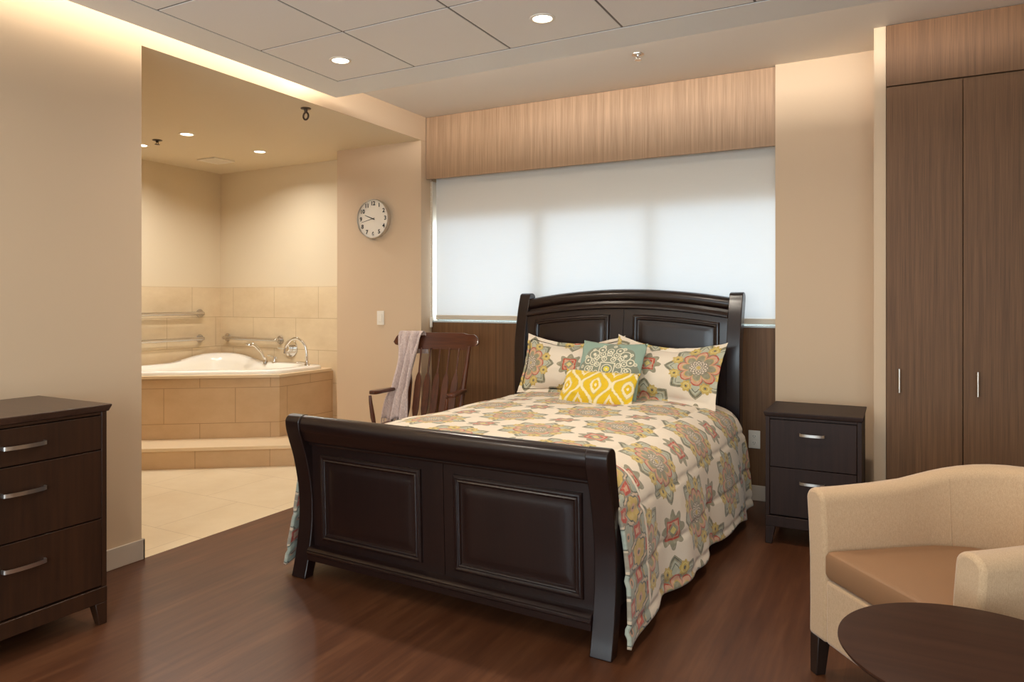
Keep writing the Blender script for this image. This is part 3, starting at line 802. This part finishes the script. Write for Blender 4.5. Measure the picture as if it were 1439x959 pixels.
uvl = bm.loops.layers.uv.new('UVMap'); grid = []
for j in range(NV + 1):
    v = V0 + (V1 - V0) * j / NV; grid.append([(bm.verts.new(cloth_pt(-LEN + 2 * LEN * i / NS, v)), (-LEN + 2 * LEN * i / NS, v)) for i in range(NS + 1)])
for j in range(NV):
    for i in range(NS):
        q = (grid[j][i], grid[j][i + 1], grid[j + 1][i + 1], grid[j + 1][i]); f_ = bm.faces.new([k[0] for k in q])
        for lp, k in zip(f_.loops, q): lp[uvl].uv = k[1]
cf = obj('comforter', bm, M['print'], None, smooth=180, loc=bed.location, rotz=bed.rotation_euler.z)
so = cf.modifiers.new('thickness', 'SOLIDIFY'); so.thickness = .016; so.offset = -1
tag(cf, 'cream medallion-print comforter spread over the sleigh bed', 'comforter')

# ------------------------------------------------------------------ pillows
def pillow(name, label, w, h, T, mat, loc_uvz, tilt, yaw=0, roll_=0, flange=0.0, sag=.05, seed=1, droop=0.0, group=None):
    nx, ny = 44, 32; bm = B(); uvl = bm.loops.layers.uv.new('UVMap')
    def pt(a, b, side):
        ka, kb = (abs(a) / (1 - 2 * flange / w), abs(b) / (1 - 2 * flange / h)) if flange else (abs(a), abs(b))
        puff = max(0, 1 - min(1, ka) ** 2.4) * max(0, 1 - min(1, kb) ** 2.4)
        t = T * puff ** .72
        x = a * w / 2 * (1 - sag * (1 - b * b)); y = b * h / 2 * (1 - sag * 1.6 * (1 - a * a))
        y -= droop * (1 - a * a) * (b + 1) / 2
        wr = .010 * noise.noise(Vector((a * 3, b * 3, seed))) + .005 * noise.noise(Vector((a * 9, b * 9, seed + 4)))
        fl = .010 * noise.noise(Vector((a * 5, b * 5, seed + 9))) * (1 - puff)
        return Vector((x, side * (t * .5 + wr * puff) + fl - (.0015 * side), y))
    vs = {}
    for sd in (-1, 1):
        for j in range(ny + 1):
            for i in range(nx + 1):
                a, b = -1 + 2 * i / nx, -1 + 2 * j / ny
                # denser towards the edges
                a, b = math.sin(a * PI / 2) * .35 + a * .65, math.sin(b * PI / 2) * .35 + b * .65
                vs[sd, i, j] = (bm.verts.new(pt(a, b, sd)), (a * w / 2, b * h / 2))
    for sd in (-1, 1):
        for j in range(ny):
            for i in range(nx):
                q = [vs[sd, i, j], vs[sd, i + 1, j], vs[sd, i + 1, j + 1], vs[sd, i, j + 1]]
                if sd > 0: q = q[::-1]
                f_ = bm.faces.new([k[0] for k in q])
                for lp, k in zip(f_.loops, q): lp[uvl].uv = k[1]
    bmesh.ops.remove_doubles(bm, verts=bm.verts, dist=.0035)
    Mx = Matrix.Rotation(yaw, 4, 'Z') @ Matrix.Rotation(-tilt, 4, 'X') @ Matrix.Rotation(roll_, 4, 'Y')
    bmesh.ops.transform(bm, matrix=Mx, verts=bm.verts)
    rz = bed.rotation_euler.z; c, s = math.cos(rz), math.sin(rz); u, v, z = loc_uvz
    o = obj(name, bm, mat, None, smooth=180, loc=(bed.location.x + c * u - s * v, bed.location.y + s * u + c * v, z), rotz=rz)
    tag(o, label, 'pillow', group); return o
pillow('pillow_sham', 'medallion-print pillow sham nearest the rocking chair, behind the teal cushion', .72, .44, .17, M['print_a'], (-.30, 2.035, .865), R(24), R(1), 0, .03, .05, 1, .05, 'matching pillow shams')
pillow('pillow_sham', 'medallion-print pillow sham nearest the nightstand, leaning on the headboard', .72, .44, .17, M['print_b'], (.36, 1.995, .862), R(26), R(-2), R(3), .03, .05, 5, .05, 'matching pillow shams')
pillow('throw_pillow', 'square teal cushion with pale embroidered medallion and yellow centre', .43, .43, .11, M['teal'], (.06, 1.83, .848), R(30), R(1), R(1.5), 0, .05, 8)
pillow('throw_pillow', 'small yellow and cream ogee-patterned lumbar cushion at the front of the pillows', .48, .25, .10, M['ikat'], (.055, 1.665, .765), R(38), R(1), R(1.0), 0, .04, 11)

# ------------------------------------------------------------------ armchair
ac = thing('armchair', 'oatmeal upholstered barrel armchair with taupe vinyl seat', 'armchair', (-.041, 2.494, 0), math.atan2(-.78, .626))
HWD, DEP, TH = .36, .74, .095
path = [Vector((-HWD, 0, 0)), Vector((-HWD, .10, 0)), Vector((-HWD, .22, 0)), Vector((-HWD, .34, 0))]
path += [Vector((-HWD * math.cos(a), .36 + (DEP - .36) * math.sin(a), 0)) for a in [PI * i / 24 for i in range(1, 24)]]
path += [Vector((HWD, .34, 0)), Vector((HWD, .22, 0)), Vector((HWD, .10, 0)), Vector((HWD, 0, 0))]
def arm_top(y): return .648 + .012 * sm(.0, .35, y) + .070 * sm(.26, .70, y)
rings = []
for i, p in enumerate(path):
    t = (path[min(i + 1, len(path) - 1)] - path[max(i - 1, 0)]).normalized(); nrm = Vector((t.y, -t.x, 0)) * -1   # outwards is away from the seat
    if nrm.dot(p - Vector((0, .3, 0))) < 0: nrm = -nrm
    zt = arm_top(p.y); lean = .016 + .02 * sm(.3, .7, p.y)
    rad = TH * .5; sec = [(0, .135), (-.002, .25), (.0, .40), (lean * .45, .52)]
    sec += [(lean - rad + rad * math.cos(a_), zt - rad * .85 + rad * .85 * math.sin(a_)) for a_ in [PI * q_ / 10 for q_ in range(11)]]
    sec += [(-TH + lean * .45, .52), (-TH, .40), (-TH, .25), (-TH, .135)]
    rings.append([tuple(p + nrm * d + Vector((0, 0, z))) for d, z in sec])
obj('back_and_arms', loft(rings), M['tweed'], ac, smooth=50, bevel=.014, seg=3)
obj('front_rail', bx(-HWD + TH - .004, HWD - TH + .004, .004, .08, .135, .352), M['tweed'], ac, bevel=.012, seg=3)
def cush(z, ins):
    pts = []
    w_ = HWD - TH - ins
    pts += [(-w_, .0 + ins), (-w_, .12), (-w_, .25), (-w_, .36)]
    pts += [(-w_ * math.cos(a), .36 + (DEP - TH - .37 - ins) * math.sin(a)) for a in [PI * i / 16 for i in range(1, 16)]]
    pts += [(w_, .36), (w_, .25), (w_, .12), (w_, .0 + ins)] + [(w_ - 2 * w_ * k / 8, .0 + ins) for k in range(1, 8)]
    return [(x, y, z) for x, y in pts]
cr = [cush(.353, .022), cush(.360, .006), cush(.375, .0), cush(.432, .0), cush(.448, .006), cush(.456, .025)]
bm = loft(cr, True)
obj('seat_cushion', bm, M['leather'], ac, smooth=45, bevel=.004)
bm = tube([(x, y, z) for x, y, z in cush(.440, .001)[19 + 3:] + cush(.440, .001)[:1]], .0035, 6)
obj('seat_deck', bx(-HWD + TH, HWD - TH, .07, .55, .14, .34), M['tweed'], ac); bm.free()
for sx in (-1, 1):
    for y, sy in ((.004, -1), (.56, 1)):
        obj('leg', leg_bm(sx * (HWD - (.004 if y < .1 else .09)), y, .137, .048, .036, sx, sy), M['darkleg'], ac, bevel=.003)
# fine seams where the inner arms meet the back
for k in (6, len(rings) - 7):
    obj('seam', tube([Vector(q) for q in rings[k][13:17]], .0022, 6), M['tweed'], ac, smooth=60)

# ------------------------------------------------------------------ round side table
tb = thing('side_table', 'round dark walnut side table in front of the armchair', 'side table', (.161, 1.814, 0))
obj('tabletop', lathe([(.20, .530), (.245, .534), (.268, .548), (.274, .556), (.2735, .5595), (.27, .5605), (.1, .5605)], 96), M['table_x'], tb, smooth=40)
obj('pedestal', lathe([(.20, .534), (.195, .50), (.15, .40), (.115, .28), (.105, .18), (.13, .08), (.19, .035), (.21, .02), (.21, 0)], 64), M['darkleg'], tb, smooth=40)

# ------------------------------------------------------------------ rocking chair
rk = thing('rocking_chair', 'brown wooden arrow-back rocking chair between the bed and the clock wall', 'rocking chair', (-2.89, 4.13, 0), R(11))
# local: x across, y towards the back; front at negative y
def back_y(z): return .20 + (z - .43) * .30
def spl(x, z): return x * (1 + (z - .43) * .22)
seat = B()
sr = []
for z, k in ((.405, .93), (.412, .985), (.43, 1.0), (.438, .985)):
    sr.append([(x * k, y * k, z) for x, y in [(.27 * math.copysign(abs(math.cos(a)) ** .5, math.cos(a)), .245 * math.copysign(abs(math.sin(a)) ** .6, math.sin(a))) for a in [2 * PI * i / 40 for i in range(40)]]])
obj('seat', loft(sr), M['rocker_x'], rk, smooth=40)
# crest rail: shaped plank, curved in plan
def crest_bot(t): return .0 + .028 * sm(.72, .86, abs(t)) + .012 * sm(.93, 1.0, abs(t))
def crest_top(t): return .122 - .010 * sm(.60, .75, abs(t)) - .045 * max(0, (abs(t) - .86) / .14) ** 2
cr_ = []
for i in range(49):
    t = -1 + 2 * i / 48; x = t * .335; yb = .355 + .03 * (t * t) * -1 + .03; zb = .938
    z0, z1 = zb + crest_bot(t), zb + crest_top(t)
    if abs(t) > .97: z0 += .012; z1 -= .014
    cr_.append([(x, yb - .011, z0), (x, yb + .011, z0), (x, yb + .011 + .02, z1), (x, yb - .011 + .02, z1)])
obj('crest_rail', loft(cr_), M['rocker_x'], rk, bevel=.004)
for s in (-1, 1):
    p = [(s * spl(.235, z), back_y(z), z) for z in (.42, .55, .7, .85, .965)]
    obj('post', tube(p, [.015, .019, .020, .017, .012], 14), M['rocker'], rk, smooth=60)
for k in range(6):
    x = -.168 + k * .0672
    rr = []
    for z, wd_ in ((.43, .008), (.47, .018), (.52, .026), (.70, .025), (.745, .018), (.775, .006), (.95, .006)):
        xx, yy = spl(x, z), back_y(z) + .0; th_ = .006
        rr.append([(xx - wd_, yy - th_, z), (xx + wd_, yy - th_, z), (xx + wd_, yy + th_, z), (xx - wd_, yy + th_, z)])
    obj('spindle', loft(rr), M['rocker'], rk, bevel=.003)
for s in (-1, 1):
    arm = []
    for i in range(15):
        t = i / 14; y = back_y(.655) + .005 - t * .37; x = s * (spl(.235, .65) + .012 + .030 * t); wd_ = .020 + .014 * sm(.3, .9, t)
        if t > .9: wd_ *= 1 - .45 * ((t - .9) / .1) ** 2
        z = .655 + .008 * t
        arm.append([(x - wd_, y, z - .013), (x + wd_, y, z - .013), (x + wd_, y, z + .013), (x - wd_, y, z + .013)])
    obj('armrest', loft(arm), M['rocker'], rk, bevel=.007)
    obj('arm_support', tube([(s * .25, -.12, .42), (s * .265, -.125, .5), (s * .278, -.13, .6), (s * .283, -.13, .648)], [.011, .017, .013, .010], 12), M['rocker'], rk, smooth=60)
    for y0, y1 in ((-.17, -.23), (.17, .24)):
        obj('leg', tube([(s * .20, y0, .41), (s * .225, (y0 * .6 + y1 * .4), .24), (s * .245, y1, .052)], [.015, .021, .013], 12), M['rocker'], rk, smooth=60)
    rr = []
    for i in range(25):
        y = -.42 + .94 * i / 24; z = .004 + .16 * (y / .9) ** 2 * 1.1
        rr.append([(s * .245 - .012, y, z), (s * .245 + .012, y, z), (s * .245 + .012, y, z + .052), (s * .245 - .012, y, z + .052)])
    obj('rocker', loft(rr), M['rocker_x'], rk, bevel=.005)
for y in (-.2, .2): obj('stretcher', tube([(-.225, y, .24), (0, y, .24), (.225, y, .24)], [.008, .013, .008], 10), M['rocker'], rk, smooth=60)

# shawl over the crest
ns_, nt_ = 46, 70; bm = B(); g_ = []
PATH = [(.44, .40, 0.90), (.415, .40, .97), (.395, .408, 1.035), (.372, .395, 1.069), (.345, .36, 1.05), (.33, .335, .93), (.29, .29, .80), (.24, .235, .69), (.20, .185, .60), (.16, .13, .45)]
cl = smooth_curve([(-.0, a, z) for a, b, z in PATH], 8)
for j, p in enumerate(cl):
    t = j / (len(cl) - 1); row = []
    cx = -.182 - .012 * sm(.3, .6, t) - .03 * sm(.55, 1.0, t); wdt = .185 - .05 * sm(.38, .66, t) + .055 * sm(.74, 1.0, t)
    for i in range(ns_ + 1):
        a = -1 + 2 * i / ns_
        amp = .004 + .030 * sm(.28, .6, t)
        f1 = math.sin(a * 8.5 + t * 5.0) * amp * .8 + math.sin(a * 17 - t * 6) * amp * .4 + .012 * noise.noise(Vector((a * 3, t * 7, 2.2))) * sm(.3, .6, t)
        row.append(bm.verts.new((cx + a * wdt / 2 * 1.0 + f1 * .25, p.y - amp + f1, p.z + .012 * math.sin(a * 5) * sm(.85, 1, t))))
    g_.append(row)
for j in range(len(g_) - 1):
    for i in range(ns_): bm.faces.new((g_[j][i], g_[j][i + 1], g_[j + 1][i + 1], g_[j + 1][i]))
last = [v_.co.copy() for v_ in g_[-1]]
sw = obj('shawl', bm, M['shawl'], None, smooth=180, loc=rk.location, rotz=rk.rotation_euler.z)
so = sw.modifiers.new('thickness', 'SOLIDIFY'); so.thickness = .006; so.offset = 0
tag(sw, 'pale lilac fringed shawl draped over the rocking chair back', 'shawl')
bm = B()
for i in range(0, ns_ + 1, 2):
    p = last[i]; tube([p + Vector((0, 0, .004)), p + Vector((.004 * math.sin(i * 3.1), -.006, -.03)), p + Vector((.008 * math.sin(i * 1.7), -.004, -.075))], [.003, .0024, .0016], 6, bm)
obj('fringe', bm, M['shawl'], sw, smooth=60)

# ------------------------------------------------------------------ bath
TD, ZD = .165, .682
P0, P1, P2, P3 = (XB + .012, 3.29), (-4.476, 4.43), (-4.485, YB - .012), (XB + .012, YB - .012)
def poly_ray(poly, c, ang):
    d = Vector((math.cos(ang), math.sin(ang))); best = 9
    for a, b in zip(poly, poly[1:] + poly[:1]):
        a, b = Vector(a) - c, Vector(b) - c; e = b - a; den = d.x * e.y - d.y * e.x
        if abs(den) < 1e-9: continue
        t = (a.x * e.y - a.y * e.x) / den; s_ = (a.x * d.y - a.y * d.x) / den
        if t > 0 and -1e-6 <= s_ <= 1 + 1e-6: best = min(best, t)
    return best
deck = [P0, P1, P2, P3]; cen = Vector((-5.24, 4.50)); NA = 128
dd = [poly_ray(deck, cen, 2 * PI * i / NA) for i in range(NA)]
def ins_poly(poly, dlt):
    out = []
    for i in range(len(poly)):
        a, b, c = Vector(poly[i - 1]), Vector(poly[i]), Vector(poly[(i + 1) % len(poly)])
        e1, e2 = (b - a).normalized(), (c - b).normalized(); n1, n2 = Vector((-e1.y, e1.x)), Vector((-e2.y, e2.x))
        k = (n1 + n2) / (1 + n1.dot(n2)); out.append(tuple(b + k * dlt[0] if not isinstance(dlt, float) else b + k * dlt))
    return out
def ringr(poly, smooth_n):
    r = [poly_ray(poly, cen, 2 * PI * i / NA) for i in range(NA)]
    for _ in range(smooth_n): r = [(r[i - 1] + r[i] * 2 + r[(i + 1) % NA]) / 4 for i in range(NA)]
    return r
rim0 = ringr(ins_poly(deck, .035), 6); rim1 = ringr(ins_poly(deck, .15), 30); flr = ringr(ins_poly(deck, .30), 60)
def pt(r, i, z): return (cen.x + r * math.cos(2 * PI * i / NA), cen.y + r * math.sin(2 * PI * i / NA), z)
# tiled surround: faces and ledge
sd = B()
N4 = 4
for a, b in ((P0, P1), (P1, P2)):
    n = Vector((b[1] - a[1], a[0] - b[0])).normalized() * .02
    q = [(a[0], a[1]), (b[0], b[1])]
    A_, B_ = Vector(a), Vector(b)
    v = [sd.verts.new((*p, z)) for p, z in ((A_, TD), (B_, TD), (B_, ZD - .022), (A_, ZD - .022))]; sd.faces.new(v)
sur = obj('tub_surround', sd, M['decktile'])
wall_uv(sur); tag(sur, 'angular beige tiled surround that holds the corner tub', 'tub surround')
led = B(); o_, i_, ob = [], [], []
for i in range(NA):
    ov = dd[i]; q_ = pt(ov + .02, i, 0); ov += .012 if (q_[0] > XB + .03 and q_[1] < YB - .03) else 0
    o_.append(led.verts.new(pt(ov, i, ZD))); i_.append(led.verts.new(pt(rim0[i] - .03, i, ZD))); ob.append(led.verts.new(pt(ov, i, ZD - .022)))
for i in range(NA):
    j = (i + 1) % NA; led.faces.new((o_[i], o_[j], i_[j], i_[i])); led.faces.new((ob[i], ob[j], o_[j], o_[i]))
obj('ledge', led, newmat('ledge_stone', lin((226, 202, 166)), .35), sur, smooth=30)
tub = thing('bathtub', 'white corner bathtub with a raised moulded back', 'bathtub', (0, 0, 0))
rg = []
ca = math.atan2(YB - cen.y, XB - cen.x)
def hump(i):
    a = 2 * PI * i / NA; d = abs((a - ca + PI) % (2 * PI) - PI); return .066 * sm(.80, .10, d)
def rr_(k0, k1, f): return [k0[i] * (1 - f) + k1[i] * f for i in range(NA)]
for r_, z_, hk in ((rim0, .0, 0), (rim0, .022, .6), (rr_(rim0, rim1, .08), .032, 1), (rr_(rim0, rim1, .8), .034, 1), (rim1, .026, .95), (rr_(rim1, flr, .12), -.02, .5), (rr_(rim1, flr, .45), -.22, 0), (rr_(rim1, flr, .9), -.40, 0), ([x * .85 for x in flr], -.43, 0), ([x * .3 for x in flr], -.435, 0)):
    rg.append([pt(r_[i], i, ZD + z_ + hk * hump(i)) for i in range(NA)])
obj('shell', loft(rg, False), M['acrylic'], tub, smooth=60)
bmf = B(); bmf.faces.new([bmf.verts.new(p) for p in rg[-1]]); obj('basin_floor', bmf, M['acrylic'], tub)
# step
Q0, Q1 = (XB + .012, 2.86), (-4.13, 4.24)
step = prism([Q0, Q1, (-4.13, YB - .012), (P2[0], P2[1]), P1, P0], TD - .028, 'z', 0)
stp = obj('bath_step', step, M['decktile']); wall_uv(stp, 0, .03); tag(stp, 'low beige tiled step along the front of the corner tub', 'step')
o2 = prism([(Q0[0], Q0[1] - .015), (Q1[0] + .008, Q1[1] - .012), (-4.122, YB - .012), (P2[0], P2[1]), P1, P0], TD, 'z', TD - .028)
obj('tread', o2, newmat('tread_stone', lin((228, 204, 168)), .35), stp, bevel=.003)

def grab_bar(p0, p1, n, label, group=None):
    """bar between two wall points, standing off along n"""
    t = thing('grab_bar', label, 'grab bar', p0, group=group)
    p0, p1, n = Vector(p0), Vector(p1), Vector(n); d = (p1 - p0).normalized(); L_ = (p1 - p0).length
    q = [n * .004, n * .03, n * .052 + d * .010, n * .060 + d * .04, n * .060 + d * L_ * .5, n * .060 + d * (L_ - .04), n * .052 + d * (L_ - .010), n * .03 + d * L_, n * .004 + d * L_]
    obj('bar', tube(smooth_curve(q, 4), .0165, 14), M['steel'], t, smooth=60)
    for e in (Vector((0, 0, 0)), d * L_):
        ax = 'x' if abs(n.x) > .5 else 'y'; s = 1 if (n.x + n.y) > 0 else -1
        obj('flange', disc_axis(.040, .012 * s, ax, e, 32), M['steel'], t, bevel=.004)
WB = XB + .0125; WY = YB - .0125
grab_bar((WB, 4.845, 1.172), (WB, 3.72, 1.172), (1, 0, 0), 'long steel grab bar on the left bath wall, the upper of two', 'grab bars on the left bath wall')
grab_bar((WB, 4.845, .926), (WB, 3.72, .926), (1, 0, 0), 'long steel grab bar on the left bath wall, the lower of two', 'grab bars on the left bath wall')
grab_bar((-5.855, WY, .928), (-5.135, WY, .922), (0, -1, 0), 'short steel grab bar on the tiled wall behind the hand shower')

t = thing('tub_faucet', 'chrome gooseneck tub faucet standing on the tub rim', 'faucet', (-4.615, 4.90, ZD))
ez = .0
obj('base', lathe([(.028, 0), (.027, .03), (.018, .05), (.016, .075)], 24), M['chrome'], t, smooth=40)
dv = Vector((-.93, -.36, 0)); pth = [(0, 0, .06), tuple(dv * .005 + Vector((0, 0, .16))), tuple(dv * .03 + Vector((0, 0, .23))), tuple(dv * .09 + Vector((0, 0, .275))), tuple(dv * .15 + Vector((0, 0, .262))), tuple(dv * .20 + Vector((0, 0, .20))), tuple(dv * .215 + Vector((0, 0, .14)))]
obj('spout', tube(smooth_curve(pth, 6), .0125, 14), M['chrome'], t, smooth=60)
obj('lever', tube([(0, 0, .055), tuple(dv * .06 + Vector((0, 0, .062))), tuple(dv * .10 + Vector((0, 0, .060)))], [.007, .006, .005], 10), M['chrome'], t, smooth=60)
t = thing('shower_valve', 'round chrome valve plate with lever on the tiled wall behind the gooseneck', 'valve', (-5.0, WY, .845))
obj('plate', disc_axis(.082, -.010, 'y', (0, 0, 0), 40), M['chrome'], t, bevel=.004)
obj('hub', disc_axis(.034, -.05, 'y', (0, -.009, 0), 28), M['chrome'], t, bevel=.006)
obj('lever', tube([(0, -.05, 0), (-.05, -.055, .0), (-.105, -.06, .005)], [.012, .009, .007], 12), M['chrome'], t, smooth=60)
t = thing('hand_shower', 'chrome hand shower resting in its holder on the tub rim', 'hand shower', (-5.19, 4.955, ZD + .03))
obj('holder', lathe([(.026, 0), (.025, .02), (.016, .03), (.016, .05)], 24), M['chrome'], t, smooth=40)
h_ = obj('handle', tube([(0, 0, .03), (-.035, -.015, .10), (-.085, -.035, .155), (-.12, -.05, .175)], [.012, .013, .014, .016], 12), M['chrome'], t, smooth=60)
hd = lathe([(.012, .0), (.036, -.004), (.040, -.018), (.036, -.024), (.004, -.024)], 28)
bmesh.ops.transform(hd, matrix=Matrix.Translation((-.14, -.058, .190)) @ Matrix.Rotation(R(20), 4, 'Y'), verts=hd.verts)
obj('spray_head', hd, M['chrome'], t, smooth=40)
t = thing('tub_control', 'small chrome tub control handle beside the hand shower', 'tub control', (-5.10, 4.985, ZD + .03))
obj('base', lathe([(.027, 0), (.026, .01), (.022, .014), (.021, .05), (.018, .058), (.002, .06)], 24), M['chrome'], t, smooth=40)
obj('lever', tube([(0, 0, .05), (-.03, -.02, .066), (-.055, -.035, .068)], [.007, .006, .005], 10), M['chrome'], t, smooth=60)

# ------------------------------------------------------------------ camera and view
cd = bpy.data.cameras.new('camera'); cam = bpy.data.objects.new('camera', cd); C.objects.link(cam)
cam.location = (0, 0, 1.30); cam.rotation_euler = (PI / 2, 0, R(29.07))
cd.sensor_width = 36; cd.sensor_fit = 'HORIZONTAL'; cd.lens = 1021.4 / 1439 * 36
cd.shift_x = (719.5 - 690.0) / 1439; cd.shift_y = (422.3 - 479.5) / 1439
cd.clip_start = .02; S.camera = cam
S.view_settings.view_transform = 'Standard'; S.view_settings.look = 'None'; S.view_settings.gamma = 1
S.view_settings.use_curve_mapping = False; S.view_settings.exposure = 0.0
cy = S.cycles
cy.use_denoising = True; cy.max_bounces = 10; cy.diffuse_bounces = 6; cy.glossy_bounces = 4; cy.transmission_bounces = 6; cy.transparent_max_bounces = 8
cy.sample_clamp_indirect = 6; cy.caustics_reflective = False; cy.caustics_refractive = False
